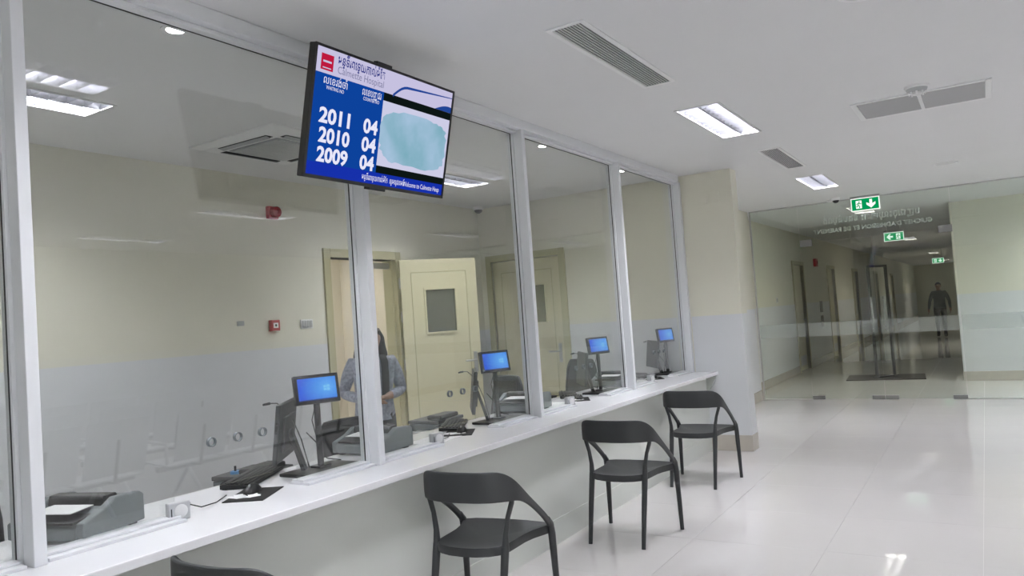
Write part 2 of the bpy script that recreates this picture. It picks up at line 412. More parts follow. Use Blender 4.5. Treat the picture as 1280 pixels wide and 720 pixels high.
# ------------------------------------------------------------------ staff doors
d1 = thing('door_1', (XB, (D1a+D1b)/2, 0), 'cream staff door standing open beside the switch plate', 'door', kind='structure')
hw = (D1b-D1a)/2
obj('door_frame', MB().box(-.15, .02, -hw-.085, -hw+.0, 0, D1t+.085).box(-.15, .02, hw, hw+.085, 0, D1t+.085).box(-.15, .02, -hw, hw, D1t, D1t+.085)
    .box(-.15, -.03, -hw, -hw+.02, 0, D1t).box(-.15, -.03, hw-.02, hw, 0, D1t), 'doorframe', d1, bevel=.004)
def leaf(par, wd, ht, ox, oy, ang, side, win, m_pane):
    """leaf in local frame: width along +u from the hinge, faces +-n"""
    M = Matrix.Translation((ox, oy, 0)) @ Matrix.Rotation(ang, 4, 'Z')
    wx0, wx1, wz0, wz1 = win
    L = obj('door_leaf', MB().box(0, wx0, -.02, .02, .012, ht).box(wx1, wd, -.02, .02, .012, ht).box(wx0, wx1, -.02, .02, .012, wz0).box(wx0, wx1, -.02, .02, wz1, ht).xf(M), 'door', par)
    for s in (-1, 1):
        y0, y1 = sorted((s*.02, s*.026))
        obj('panel_moulding', MB().box(.11, .12, y0, y1, .15, ht-.13).box(wd-.12, wd-.11, y0, y1, .15, ht-.13).box(.11, wd-.11, y0, y1, ht-.14, ht-.13).box(.11, wd-.11, y0, y1, .15, .16).xf(M), 'doorframe', L, bevel=.002)
        a0, a1 = sorted((s*.02, s*.034))
        obj('pane_frame', MB().box(wx0-.02, wx1+.02, a0, a1, wz1, wz1+.02).box(wx0-.02, wx1+.02, a0, a1, wz0-.02, wz0).box(wx0-.02, wx0, a0, a1, wz0, wz1).box(wx1, wx1+.02, a0, a1, wz0, wz1).xf(M), 'door', L)
        h0, h1 = sorted((s*.02, s*.03))
        hd = obj('handle', MB().box(wd-.085, wd-.045, h0, h1, .96, 1.18).tube([(wd-.065, s*.025, 1.09), (wd-.065, s*.075, 1.09), (wd-.19, s*.075, 1.09)], .010, 8).xf(M), 'steel', L, smooth=40)
        obj('lock_cylinder', MB().tube([(wd-.065, s*.03, 1.0), (wd-.065, s*.042, 1.0)], .012, 12).xf(M), 'steel', hd)
    obj('pane', MB().box(wx0, wx1, -.004, .004, wz0, wz1).xf(M), m_pane, L)
    for z in (.25, 1.1, 1.6, 1.95):
        obj('hinge', MB().tube([(-.012, side*.028, z-.055), (-.012, side*.028, z+.055)], .009, 8).xf(M), 'steel', L)
    return L
leaf(d1, .83, 2.195, .055, hw+.01, math.radians(52), -1, (.26, .58, 1.42, 1.87), 'leaf_pane')
obj('door_closer', MB().box(-.09, -.04, hw-.28, hw-.04, D1t-.09, D1t-.03), 'steel', d1)
d2 = thing('door_2', ((D2a+D2b)/2, YE, 0), 'closed cream staff door with a dark square pane', 'door', kind='structure')
hw2 = (D2b-D2a)/2
obj('door_frame', MB().box(-hw2-.075, -hw2, -.02, .12, 0, D2t+.08).box(hw2, hw2+.085, -.02, .12, 0, D2t+.08).box(-hw2, hw2, -.02, .12, D2t, D2t+.08), 'doorframe', d2, bevel=.004)
leaf(d2, 2*hw2-.01, 2.195, -hw2+.005, .045, 0, -1, (.325, .705, 1.44, 1.88), 'door_pane')

# ------------------------------------------------------------------ glass entrance wall
gw = thing('window_2', (0, YG, 0), 'frameless glass screen closing the hall towards the corridor', 'window', kind='structure')
XL, XD0, XD1, XD2 = -2.975, -2.285, -1.315, -.315
DH = 2.31
obj('edge_channel', MB().box(XL-.02, XL, -.015, .015, 0, H).box(XL, XR, -.015, .015, H-.015, H).box(XL, XD0, -.012, .012, 0, .012).box(XD2, XR, -.012, .012, 0, .012), 'steel', gw)
pl = obj('glass_pane', MB().box(XL, XD0-.003, -.006, .006, .012, H-.015), 'glass_green', gw)
obj('film_band', MB().box(XL+.01, XD0-.01, -.0075, -.0065, .93, 1.13), 'film', pl)
pt_ = obj('transom_pane', MB().box(XD0+.003, XD2-.003, -.006, .006, DH+.005, H-.015), 'glass_green', gw)
for k in range(4):
    a = XD2+.003+k*1.33
    p = obj('glass_pane', MB().box(a, a+1.324, -.006, .006, .012, H-.015), 'glass_green', gw)
    obj('film_band', MB().box(a+.01, a+1.31, -.0075, -.0065, .93, 1.13), 'film', p)
mat('letter', (.8, .82, .81), .5)
text_mesh('lettering', "GUICHET D'ADMISSION ET DE PAIEMENT", .085, Matrix.Translation((-1.31, .0085, 2.455)) @ Matrix.Rotation(PI/2, 4, 'X'), 'letter', pt_, mirror=True, width=1.54, bold=.001)
text_mesh('lettering', "បញ្ជរចុះឈ្មោះ និងបង់ប្រាក់", .13, Matrix.Translation((-1.31, .0085, 2.60)) @ Matrix.Rotation(PI/2, 4, 'X'), 'letter', pt_, mirror=True, width=1.25)
for nm, a, b, s, lab in (('door_3', XD0, XD1, 1, 'glass entrance leaf on the side of the cream column'), ('door_4', XD1, XD2, -1, 'glass entrance leaf on the side of the blue-grey wall')):
    d = thing(nm, (a if s == 1 else b, YG, 0), lab, 'door', kind='structure')
    wd = b-a
    g = MB().box(.004, wd-.004, -.006, .006, .01, DH) if s == 1 else MB().box(-wd+.004, -.004, -.006, .006, .01, DH)
    p = obj('glass_leaf', g, 'glass_green', d)
    x0, x1 = (.02, wd-.02) if s == 1 else (-wd+.02, -.02)
    obj('film_band', MB().box(x0, x1, -.0075, -.0065, .93, 1.13), 'film', p)
    f0, f1 = (0, .17) if s == 1 else (-.17, 0)
    obj('patch_fitting', MB().box(f0, f1, -.016, .016, .004, .058), 'patch', d, bevel=.003)
    obj('patch_fitting', MB().box(f0, f1, -.016, .016, DH-.05, DH+.05), 'patch', d, bevel=.003)
    l0, l1 = (wd-.17, wd-.006) if s == 1 else (-wd+.006, -wd+.17)
    obj('lock_fitting', MB().box(l0, l1, -.016, .016, .004, .058), 'patch', d, bevel=.003)
    hx = (wd-.08) if s == 1 else (-wd+.08)
    h = obj('pull_handle', MB().tube([(hx, .05, .95), (hx, .05, 1.45)], .013, 10), 'steel', d, smooth=40)
    for z in (1.0, 1.4): obj('standoff', MB().tube([(hx, -.01, z), (hx, .05, z)], .008, 8), 'steel', h)

# ------------------------------------------------------------------ ceiling fixtures
def troffer(lm):
    r = thing('ceiling_light', (0, 0, H), 'x', 'ceiling light')
    w2, l2 = TW/2, TL/2
    obj('trim', MB().box(-w2-.012, -w2+.006, -l2-.012, l2+.012, -.005, .0).box(w2-.006, w2+.012, -l2-.012, l2+.012, -.005, .0).box(-w2, w2, -l2-.012, -l2+.006, -.005, 0).box(-w2, w2, l2-.006, l2+.012, -.005, 0), 'vent', r)
    obj('housing', MB().box(-w2, -w2+.002, -l2, l2, 0, .085).box(w2-.002, w2, -l2, l2, 0, .085).box(-w2, w2, -l2, -l2+.002, 0, .085).box(-w2, w2, l2-.002, l2, 0, .085).box(-w2-.01, w2+.01, -l2-.01, l2+.01, .085, .09), 'louver', r)
    for s in (-1, 1):
        obj('lamp_tube', MB().box(s*.072-.055, s*.072+.055, -l2+.01, l2-.01, .062, .070), lm, r)
    obj('louver_spine', MB().prism([(-.022, .05), (.022, .05), (.006, .004), (-.006, .004)], 'y', -l2+.004, l2-.004), 'louver', r)
    for i in range(1, 12):
        y = -l2 + TL*i/12
        obj('louver_blade', MB().prism([(y-.008, .045), (y+.008, .045), (y+.002, .004), (y-.002, .004)], 'x', -w2+.003, w2-.003), 'louver', r)
    return r
LH = ['between the two slot diffusers over the chairs', 'near the glass doors past the second slot diffuser']
t0 = troffer('tube'); t0.location = (*TRO[1], H); t0['label'] = 'louvred fluorescent ceiling light between the two slot diffusers'; t0['group'] = 'hall troffers'
dup(t0, (*TRO[2], H), label='louvred fluorescent ceiling light closest to the green exit sign')
dup(t0, (*TRO[0], H), label='louvred fluorescent ceiling light mirrored in the glass above the TV side')
for k, (x, y) in enumerate(TRO[3:]):
    dup(t0, (x, y, H), label=('louvred fluorescent ceiling light at the hall front end of the counter row' if k == 0 else 'louvred ceiling light in the %s lamp row over the benches, %s from the hall front' % (['middle', 'outer'][(k-1)//4], ['first', 'second', 'third', 'fourth'][(k-1)%4])))
t1 = troffer('tube_staff'); t1.location = (*TRS[0], H); t1['label'] = 'louvred staff room ceiling light in front of the air conditioner'; t1['group'] = 'staff room troffers'
dup(t1, (*TRS[1], H), label='louvred staff room ceiling light between air conditioner and dome camera')
dup(t1, (*TRS[2], H), label='louvred ceiling light added to brighten the lobby behind the open staff door')
dup(t0, (*TR_FILL[0], H), label='fill light added behind the glass before the blue-grey wall, next to the corridor')
dup(t0, (*TR_FILL[1], H), label='fill light added behind the glass before the blue-grey wall, next to the hall side wall')
t2 = troffer('tube_corr'); t2.location = (*TRC[0], H); t2['label'] = 'louvred ceiling light just behind the glass entrance'; t2['group'] = 'corridor troffers'
for k, (x, y) in enumerate(TRC[1:]):
    dup(t2, (x, y, H), label=['first far corridor ceiling light beyond the hanging exit sign', 'second far corridor ceiling light beyond the hanging exit sign', 'last corridor ceiling light by the end window'][k])

for k, (x, y) in enumerate(SLOT):
    r = thing('slot_diffuser', (x, y, H), ['narrow slot air diffuser in the ceiling opposite the TV', 'narrow slot air diffuser in the ceiling beside the column'][k], 'vent', 'slot diffusers')
    a, b = SW/2, SL/2
    obj('frame', MB().box(-a-.022, -a+.004, -b-.022, b+.022, -.006, 0).box(a-.004, a+.022, -b-.022, b+.022, -.006, 0).box(-a, a, -b-.022, -b+.004, -.006, 0).box(-a, a, b-.004, b+.022, -.006, 0), 'white', r, bevel=.002)
    obj('plenum', MB().box(-a, -a+.002, -b, b, 0, .1).box(a-.002, a, -b, b, 0, .1).box(-a, a, -b, -b+.002, 0, .1).box(-a, a, b-.002, b, 0, .1).box(-a-.01, a+.01, -b-.01, b+.01, .1, .105), 'vent_dark', r)
    for i in range(10):
        sx = -a + (i+.5)*SW/10
        obj('slat', MB().box(sx-.003, sx+.003, -b, b, -.003, .003), 'vent', r)
r = thing('air_grille', (GR[0], GR[1], H), 'wide two-part return air grille in the ceiling', 'vent')
a, b = GR[2]/2, GR[3]/2
obj('frame', MB().box(-a-.02, -a+.02, -b-.02, b+.02, -.007, 0).box(a-.02, a+.02, -b-.02, b+.02, -.007, 0).box(-a, a, -b-.02, -b+.02, -.007, 0).box(-a, a, b-.02, b+.02, -.007, 0).box(-.012, .012, -b, b, -.007, .01), 'white', r, bevel=.002)
obj('plenum', MB().box(-a, -a+.002, -b, b, 0, .1).box(a-.002, a, -b, b, 0, .1).box(-a, a, -b, -b+.002, 0, .1).box(-a, a, b-.002, b, 0, .1).box(-a-.01, a+.01, -b-.01, b+.01, .1, .105), 'vent_dark', r)
for s in (-1, 1):
    for i in range(14):
        y = -b+.03 + i*(2*b-.06)/13
        x0, x1 = sorted((s*.012, s*(a-.02)))
        obj('slat', MB().prism([(y-.011, .006), (y-.009, .008), (y+.011, -.002), (y+.009, -.004)], 'x', x0, x1), 'vent_grey', r)
def disc_speaker(x, y, label):
    r = thing('ceiling_speaker', (x, y, H), label, 'speaker', 'ceiling speakers')
    obj('rim', MB().lathe([(.12, 0), (.12, -.006), (.105, -.009), (.10, -.006)], n=28), 'white', r, smooth=40)
    obj('grille', MB().lathe([(.10, -.002), (.10, -.006), (.05, -.008), (.005, -.008)], n=28), 'vent', r, smooth=40)
disc_speaker(-.262, 9.7, 'flat round ceiling speaker between the grille and the glass doors')
disc_speaker(-.36, 3.80, 'flat round ceiling speaker on the TV side of the wide grille')
r = thing('smoke_detector', (-.285, 5.83, H), 'white smoke detector hanging beside the wide air grille', 'smoke detector')
obj('base', MB().lathe([(.075, 0), (.075, -.012), (.068, -.02)], n=24), 'white', r, smooth=40)
obj('sensor_head', MB().lathe([(.066, -.02), (.060, -.036), (.045, -.046)], n=24), 'greylight', r, smooth=40)
obj('sensor_cap', MB().lathe([(.040, -.046), (.034, -.06), (.01, -.066)], n=24), 'vent', r, smooth=40)
for i in range(8):
    t = 2*PI*i/8; obj('rib', MB().cbox((0, 0, 0), (.006, .012, .02)).xf(Matrix.Rotation(t, 4, 'Z') @ Matrix.Translation((.048, 0, -.052))), 'white', r)
for k, (x, y) in enumerate(DL):
    r = thing('downlight', (x, y, H), ['bright recessed downlight behind the glass before the TV', 'recessed downlight hidden behind the hanging TV', 'recessed downlight in the second window from the column', 'recessed downlight in the window next to the column'][k], 'downlight', 'staff counter downlights')
    obj('trim_ring', MB().lathe([(.040, .0), (.040, -.004), (.062, -.004), (.062, 0)], n=28, cap=False), 'white', r, smooth=40)
    obj('can', MB().lathe([(.040, .0), (.043, .045), (.043, .05), (.06, .05), (.06, .02)], n=28, cap=False).box(-.06, .06, -.06, .06, .05, .055), 'can', r)
    obj('lamp', MB().lathe([(.012, -.003), (.034, -.001), (.036, .008), (.02, .02)], n=20), 'spot', r)
# ceiling cassette
r = thing('air_conditioner', (-4.27, 3.83, H), 'square ceiling cassette air conditioner above the staff desks', 'air conditioner')
q = .44
obj('panel', MB().rings([[(-q,-q,0),(q,-q,0),(q,q,0),(-q,q,0)], [(-q,-q,-.012),(q,-q,-.012),(q,q,-.012),(-q,q,-.012)], [(-.38,-.38,-.03),(.38,-.38,-.03),(.38,.38,-.03),(-.38,.38,-.03)]]), 'white', r)
obj('grille_frame', MB().box(-.25, .25, -.25, .25, -.038, -.03), 'greylight', r, bevel=.004)
for i in range(16):
    y = -.225+i*.03; obj('grille_slat', MB().box(-.23, .23, y-.004, y+.004, -.045, -.038), 'vent', r)
for i in range(4):
    M = Matrix.Rotation(i*PI/2, 4, 'Z')
    v = obj('air_slot', MB().box(-.25, .25, .285, .345, -.033, -.029).xf(M), 'vent_dark', r)
    obj('vane', MB().box(-.245, .245, .300, .338, -.040, -.036).xf(M @ Matrix.Translation((0, .32, -.036)) @ Matrix.Rotation(.25, 4, 'X') @ Matrix.Translation((0, -.32, .036))), 'greylight', v)
def dome(name, loc, label, s=1.):
    r = thing(name, loc, label, 'camera')
    obj('housing', MB().lathe([(.065*s, 0), (.065*s, -.03*s), (.058*s, -.04*s)], n=24), 'white', r, smooth=40)
    obj('lens_dome', MB().lathe([(.050*s, -.04*s), (.044*s, -.06*s), (.028*s, -.076*s), (.005*s, -.082*s)], n=24), 'blackplastic', r, smooth=60)
dome('dome_camera', (-5.12, 7.62, H), 'small dome camera in the ceiling corner of the staff room')
dome('dome_camera', (-1.69, 11.55, H), 'small dome camera on the ceiling beside the exit sign', .9)
r = thing('motion_sensor', (-1.80, 11.75, H), 'small white sensor on the ceiling at the top of the glass screen', 'sensor')
obj('body', MB().lathe([(.05, 0), (.05, -.012), (.03, -.025), (.01, -.03)], n=20), 'white', r, smooth=40)

# exit signs
def exit_sign(loc, label, arrow, W=.37, Hh=.17):
    r = thing('exit_sign', loc, label, 'exit sign', 'green exit signs')
    obj('ceiling_bar', MB().box(-W/2-.005, W/2+.005, -.03, .03, -.028, 0), 'greylight', r, bevel=.003)
    zc = -.028-Hh/2-.006
    obj('panel_edge', MB().box(-W/2, W/2, -.012, .012, zc-Hh/2-.006, zc+Hh/2+.006), 'e_white', r)
    P = obj('panel', MB().box(-W/2+.012, W/2-.012, -.0135, -.012, zc-Hh/2+.006, zc+Hh/2-.006), 'e_green', r)
    M = Matrix.Translation((W*.2, -.0138, zc)) @ Matrix.Rotation(arrow, 4, 'Y')
    k = Hh/.17
    ar = MB().prism([(-.018, .06), (.018, .06), (.018, -.0), (.058, .02), (.058, -.012), (0, -.062), (-.058, -.012), (-.058, .02), (-.018, .0)], 'y', -.0008, .0008)
    dx = -W*.22
    if arrow: M = Matrix.Translation((-W*.2, -.0138, zc)) @ Matrix.Rotation(arrow, 4, 'Y'); dx = W*.22
    obj('arrow', ar.xf(M @ Matrix.Scale(k, 4)), 'e_white', P)
    d = obj('door_symbol', MB().box(dx-.038, dx+.038, -.0142, -.0136, zc-.055, zc+.055), 'e_white', P)
    m = MB().lathe([(.002, -.0006), (.009, 0), (.002, .0006)], n=10).xf(Matrix.Translation((dx+.006, -.0148, zc+.036)) @ Matrix.Rotation(PI/2, 4, 'X'))
    for a, b in (((.004, .026), (-.008, -.008)), ((-.008, -.008), (.012, -.028)), ((.012, -.028), (.004, -.05)), ((-.008, -.008), (-.018, -.026)), ((-.018, -.026), (-.034, -.028)), ((.004, .02), (.022, .006)), ((.022, .006), (.03, .014)), ((.004, .02), (-.02, .014)), ((-.02, .014), (-.026, -.004))):
        m.tube([(dx+a[0], -.0146, zc+a[1]), (dx+b[0], -.0146, zc+b[1])], .0055, 6)
    obj('running_figure', m, 'e_green', d)
exit_sign((-1.335, 11.72, H), 'green lit exit sign with down arrow before the glass screen', 0)
exit_sign((-1.47, 17.0, 2.72), 'green lit exit sign with sideways arrow hanging in the corridor', PI/2, W=.36, Hh=.16)
r = bpy.data.objects['exit_sign.001']
obj('hanger_rod', MB().tube([(-.12, 0, 0), (-.12, 0, H-2.72)], .005, 6), 'steel', r); obj('hanger_rod', MB().tube([(.12, 0, 0), (.12, 0, H-2.72)], .005, 6), 'steel', r)
exit_sign((-1.35, 31.0, 2.62), 'tiny green exit sign far down the corridor above the walking man', 0, W=.36, Hh=.16)
r = bpy.data.objects['exit_sign.002']
obj('hanger_rod', MB().tube([(-.12, 0, 0), (-.12, 0, H-2.62)], .005, 6), 'steel', r); obj('hanger_rod', MB().tube([(.12, 0, 0), (.12, 0, H-2.62)], .005, 6), 'steel', r)

# ------------------------------------------------------------------ hanging TV
TVW, TVH = .97, .56
tv = thing('television', (-2.335, 2.745, 2.434), 'flat TV hung high before the partition showing queue numbers on blue', 'television')
TI = math.radians(13.1)
MT = Matrix.Rotation(TI, 4, 'Y')       # screen normal +x tilted down
def tvobj(name, mb, m, parent=tv, **k):
    return obj(name, mb.xf(MT), m, parent, **k)
body = tvobj('cabinet', MB().box(-.035, .0, -TVW/2, TVW/2, -TVH/2, TVH/2).box(-.075, -.035, -.33, .33, -.22, .15), 'blackplastic', bevel=.004)
bz = .011
tvobj('bezel', MB().box(0, .006, -TVW/2, -TVW/2+bz, -TVH/2, TVH/2).box(0, .006, TVW/2-bz, TVW/2, -TVH/2, TVH/2).box(0, .006, -TVW/2, TVW/2, TVH/2-bz, TVH/2).box(0, .006, -TVW/2, TVW/2, -TVH/2, -TVH/2+bz+.004), 'blackplastic')
tvobj('infrared_bar', MB().box(-.03, .004, -.075, .035, -TVH/2-.012, -TVH/2), 'blackplastic')
w0, w1, h0, h1 = -TVW/2+bz, TVW/2-bz, -TVH/2+bz+.004, TVH/2-bz
def uv(u, v): return (w0+(w1-w0)*u, h1-(h1-h0)*v)
def quad(name, u0, u1, v0, v1, m, lay, parent):
    a = uv(u0, v0); b = uv(u1, v1)
    return tvobj(name, MB().box(.0005*lay, .0005*lay+.0004, a[0], b[0], b[1], a[1]), m, parent)
scr = quad('screen', 0, 1, 0, 1, 'e_black', 1, tv)
quad('screen_header', 0, 1, 0, .195, 'e_head', 2, scr)
quad('queue_panel', 0, .455, .195, .90, 'e_blue', 2, scr)
quad('ticker_bar', 0, 1, .895, 1, 'e_blue2', 3, scr)
quad('picture_field', .455, 1, .265, .83, 'e_pale', 2, scr)
pts = []
rng = random.Random(3)
for i in range(60):
    t = 2*PI*i/60; rx = .262+rng.uniform(-.012, .016); ry = .235+rng.uniform(-.012, .008)
    ex = lambda c: math.copysign(abs(c)**.55, c)
    p = uv(.726+rx*ex(math.cos(t)), .555+.0-ry*ex(math.sin(t))); pts.append(p)
tvobj('brush_patch', MB().prism(pts, 'x', .0016, .0019), 'e_brush', scr)
quad('logo', .03, .105, .045, .17, 'e_red', 3, scr); quad('logo_line', .042, .093, .095, .11, 'e_head', 4, scr); quad('logo_line', .042, .093, .148, .156, 'e_head', 4, scr)
arc = []
for i in range(25):
    t = i/24; u = .52+.48*t; v = .185-.10*math.sin(min(1, t*4.5)*PI/2)-.035*max(0, t-.2)/.8
    arc.append((u, v, .020*(1-t)+.007))
tvobj('swoosh', MB().rings([[(.0016, *uv(u, v)), (.0016, *uv(u, v+th)), (.0019, *uv(u, v+th)), (.0019, *uv(u, v))] for u, v, th in arc]), 'e_swoosh', scr)
tvobj('swoosh', MB().prism([uv(.86, .195)]+[uv(.86+.14*i/10, .195-.055*math.sin(i/10*PI*.6)) for i in range(1, 11)]+[uv(1, .195)], 'x', .0016, .0019), 'e_swoosh', scr)
def tvtext(s, u, v, size, m, width=None, bold=0.):
    p = uv(u, v)
    # local text plane: x->+y (width), y->z, normal +x
    Mx = MT @ Matrix.Translation((.0028, p[0], p[1])) @ Matrix(((0, 0, 1, 0), (1, 0, 0, 0), (0, 1, 0, 0), (0, 0, 0, 1)))
    text_mesh('screen_text', s, size, Mx, m, scr, ext=.0001, width=width, bold=bold)
for i, s in enumerate(('2011', '2010', '2009')):
    tvtext(s, .155, .525+.155*i, .088, 'e_text', width=.185, bold=.003)
    tvtext('04', .385, .525+.155*i, .088, 'e_text', width=.095, bold=.003)
tvtext('លេខរង់ចាំ', .13, .245, .046, 'e_text', width=.14); tvtext('WAITING NO', .13, .30, .022, 'e_text', width=.105)
tvtext('លេខបញ្ជរ', .37, .245, .046, 'e_text', width=.125); tvtext('COUNTER NO', .37, .30, .022, 'e_text', width=.105)
tvtext('មន្ទីរពេទ្យកាល់ម៉ែត', .29, .062, .055, 'e_navy', width=.30, bold=.0008)
tvtext('Calmette Hospital', .29, .14, .045, 'e_grey', width=.295)
tvtext('មន្ទីរពេទ្យកាល់ម៉ែត  សូមស្វាគមន៍', .52, .95, .036, 'e_text', width=.30); tvtext('Welcome to Calmette Hosp', .82, .952, .034, 'e_text', width=.29)
obj('mount_arm', MB().box(-.31, -.07, .15, .20, .02, .07).box(-.085, -.06, .04, .31, -.10, .12), 'blackplastic', tv)
tvobj('sensor_tab', MB().box(-.03, -.005, -.10, .0, TVH/2, TVH/2+.014), 'blackplastic')

# ------------------------------------------------------------------ counter chairs
def chair_proto():
    r = thing('armchair', (0, 0, 0), 'x', 'chair', 'dark plastic armchairs at the counter')
    path = [(0,-.228,.80,.657), (.08,-.224,.80,.657), (.15,-.207,.80,.657), (.203,-.175,.797,.657), (.235,-.14,.772,.656), (.250,-.10,.735,.651), (.254,-.04,.682,.628), (.255,.04,.622,.582), (.255,.12,.564,.526), (.255,.19,.512,.468), (.255,.225,.475,.425)]
    full = [(-x, y, a, b) for x, y, a, b in reversed(path[1:])] + path
    R = []
    for i, (x, y, a, b) in enumerate(full):
        p, q_ = full[max(i-1, 0)], full[min(i+1, len(full)-1)]
        t = Vector((q_[0]-p[0], q_[1]-p[1])); n = Vector((t.y, -t.x)).normalized()*.011
        e = .007
        R.append([(x+n.x*.6, y+n.y*.6, a), (x+n.x, y+n.y, a-e), (x+n.x, y+n.y, b+e), (x+n.x*.6, y+n.y*.6, b), (x-n.x*.6, y-n.y*.6, b), (x-n.x, y-n.y, b+e), (x-n.x, y-n.y, a-e), (x-n.x*.6, y-n.y*.6, a)])
    o = obj('backrest', MB().rings(R), 'chairplastic', r, smooth=50)
    sb = o.modifiers.new('sub', 'SUBSURF'); sb.levels = 2; sb.render_levels = 2
    # seat: outline ring, slightly dished
    out = []
    half = [(0,-.230), (.07,-.224), (.13,-.202), (.172,-.165), (.190,-.12), (.194,-.04), (.198,.05), (.214,.13), (.238,.19), (.252,.225), (.248,.255), (.20,.275), (.10,.288), (0,.290)]
    out = half + [(-x, y) for x, y in reversed(half[1:-1])]
    def ring(k, z, dz=0): return [(x*k, -.01+(y+.01)*k, z + (dz if False else 0)) for x, y in out]
    R = [ring(.94, .405), ring(.995, .409), ring(1., .42), ring(1., .440), ring(.985, .449), ring(.93, .447), ring(.7, .440), ring(.4, .436), ring(.1, .435)]
    obj('seat', MB().rings(R), 'chairplastic', r, smooth=50)
    for s in (-1, 1):
        # rear leg with raking strut up to the backrest
        obj('leg', MB().tube([(s*.185, -.245, 0), (s*.186, -.20, .2), (s*.187, -.152, .40), (s*.187, -.142, .44)], [.0135, .0165, .0195, .019], 10), 'chairplastic', r, smooth=50)
        obj('back_strut', MB().tube([(s*.187, -.143, .43), (s*.190, -.136, .50), (s*.205, -.128, .58), (s*.226, -.122, .645), (s*.236, -.124, .69)], [.0185, .014, .012, .013, .010], 10), 'chairplastic', r, smooth=50)
        obj('leg', MB().tube([(s*.264, .247, 0), (s*.260, .244, .2), (s*.256, .239, .40), (s*.255, .226, .455), (s*.255, .200, .488)], [.0135, .0165, .0195, .0195, .014], 10), 'chairplastic', r, smooth=50)
    return r
R0 = math.radians(5.5)
ch = chair_proto(); ch.location = (-2.175, 6.37, 0); ch.rotation_euler.z = 0
ch['label'] = 'dark grey plastic armchair standing next to the cream column'
dup(ch, (-2.132, 4.735, 0), 0, 'second dark grey plastic armchair from the cream column')
dup(ch, (-2.193, 3.121, 0), R0, 'third dark grey plastic armchair from the cream column')
dup(ch, (-2.165, 1.735, 0), 0, 'fourth dark grey plastic armchair from the cream column')

# ------------------------------------------------------------------ staff desk equipment
ORD = ['fourth', 'third', 'second', 'first']
def at_win(k): return 'in the %s counter window from the cream column' % ORD[k]
def terminal_proto():
    r = thing('sales_terminal', (0, 0, DZ), 'x', 'terminal', 'dual-screen counter terminals')
    obj('base_plate', MB().box(-.09, .10, -.19, .17, 0, .016).box(-.035, .035, -.04, .04, .016, .026), 'blackplastic', r, bevel=.004)
    obj('pole', MB().tube([(0, 0, .02), (-.006, 0, .36)], .0165, 12), 'blackplastic', r, smooth=40)
    M = Matrix.Translation((.0, 0, .405)) @ Matrix.Rotation(math.radians(-22), 4, 'Z') @ Matrix.Rotation(math.radians(-10), 4, 'Y')
    hd = obj('customer_display', MB().box(-.016, .012, -.117, .117, -.073, .073).box(-.03, -.016, -.06, .06, -.05, .04).xf(M), 'blackplastic', r, bevel=.004)
    s = obj('screen', MB().box(.0005, .001, -.100, .100, -.056, .056), 'e_desktop', hd)
    s.matrix_local = M @ Matrix.Translation((.0118, 0, 0)); s['label'] = 'glowing blue desktop screen'
    lg = MB()
    for a, b, c, d in ((.032, .046, .003, .014), (.049, .066, .003, .016), (.032, .046, -.012, .0), (.049, .066, -.014, .0)): lg.box(.001, .0013, a, b, c, d)
    o = obj('screen_emblem', lg, 'e_logo', hd); o.matrix_local = M @ Matrix.Translation((.0119, 0, 0))
    tb = obj('taskbar', MB().box(.001, .0013, -.100, .100, -.056, -.051), 'e_navy', hd); tb.matrix_local = M @ Matrix.Translation((.0119, 0, 0))
    # staff monitor on a raking arm rising from the same base
    MM = Matrix.Translation((-.095, -.115, 0)) @ Matrix.Rotation(math.radians(37), 4, 'Z')
    obj('monitor_arm', MB().rings([[(.06,-.03,.014),(.08,-.03,.014),(.08,.03,.014),(.06,.03,.014)], [(.0,-.03,.22),(.02,-.03,.22),(.02,.03,.22),(.0,.03,.22)]]).xf(MM), 'blackplastic', r)
    M2 = MM @ Matrix.Translation((-.012, 0, .215)) @ Matrix.Rotation(math.radians(7), 4, 'Y')
    p = obj('monitor', MB().box(-.012, .010, -.205, .205, -.135, .145).box(.010, .024, -.12, .12, -.09, .08).xf(M2), 'darkplastic', r, bevel=.004)
    obj('monitor_screen', MB().box(-.0135, -.012, -.195, .195, -.118, .136).xf(M2), 'blackplastic', p)
    obj('emblem', MB().lathe([(.003, 0), (.012, .0005), (.003, .001)], n=12).xf(M2 @ Matrix.Translation((.024, 0, .0)) @ Matrix.Rotation(PI/2, 4, 'Y')), 'greylight', p)
    obj('microphone_neck', MB().tube([(-.05, -.03, .014), (-.075, -.05, .16), (-.105, -.09, .30), (-.135, -.14, .352), (-.15, -.17, .355)], .0032, 6), 'steel_dark', r, smooth=60)
    obj('microphone_tip', MB().tube([(-.15, -.17, .355), (-.16, -.205, .352)], [.007, .0055], 8), 'blackplastic', r, smooth=60)
    obj('cable', MB().tube([(-.07, -.02, .19), (-.04, .03, .12), (-.05, .09, .04), (-.02, .16, .02)], .003, 6), 'rubber', r)
    obj('cable', MB().tube([(-.01, 0, .34), (-.035, -.01, .25), (-.03, .02, .12), (-.06, .05, .02)], .0025, 6), 'rubber', r)
    return r
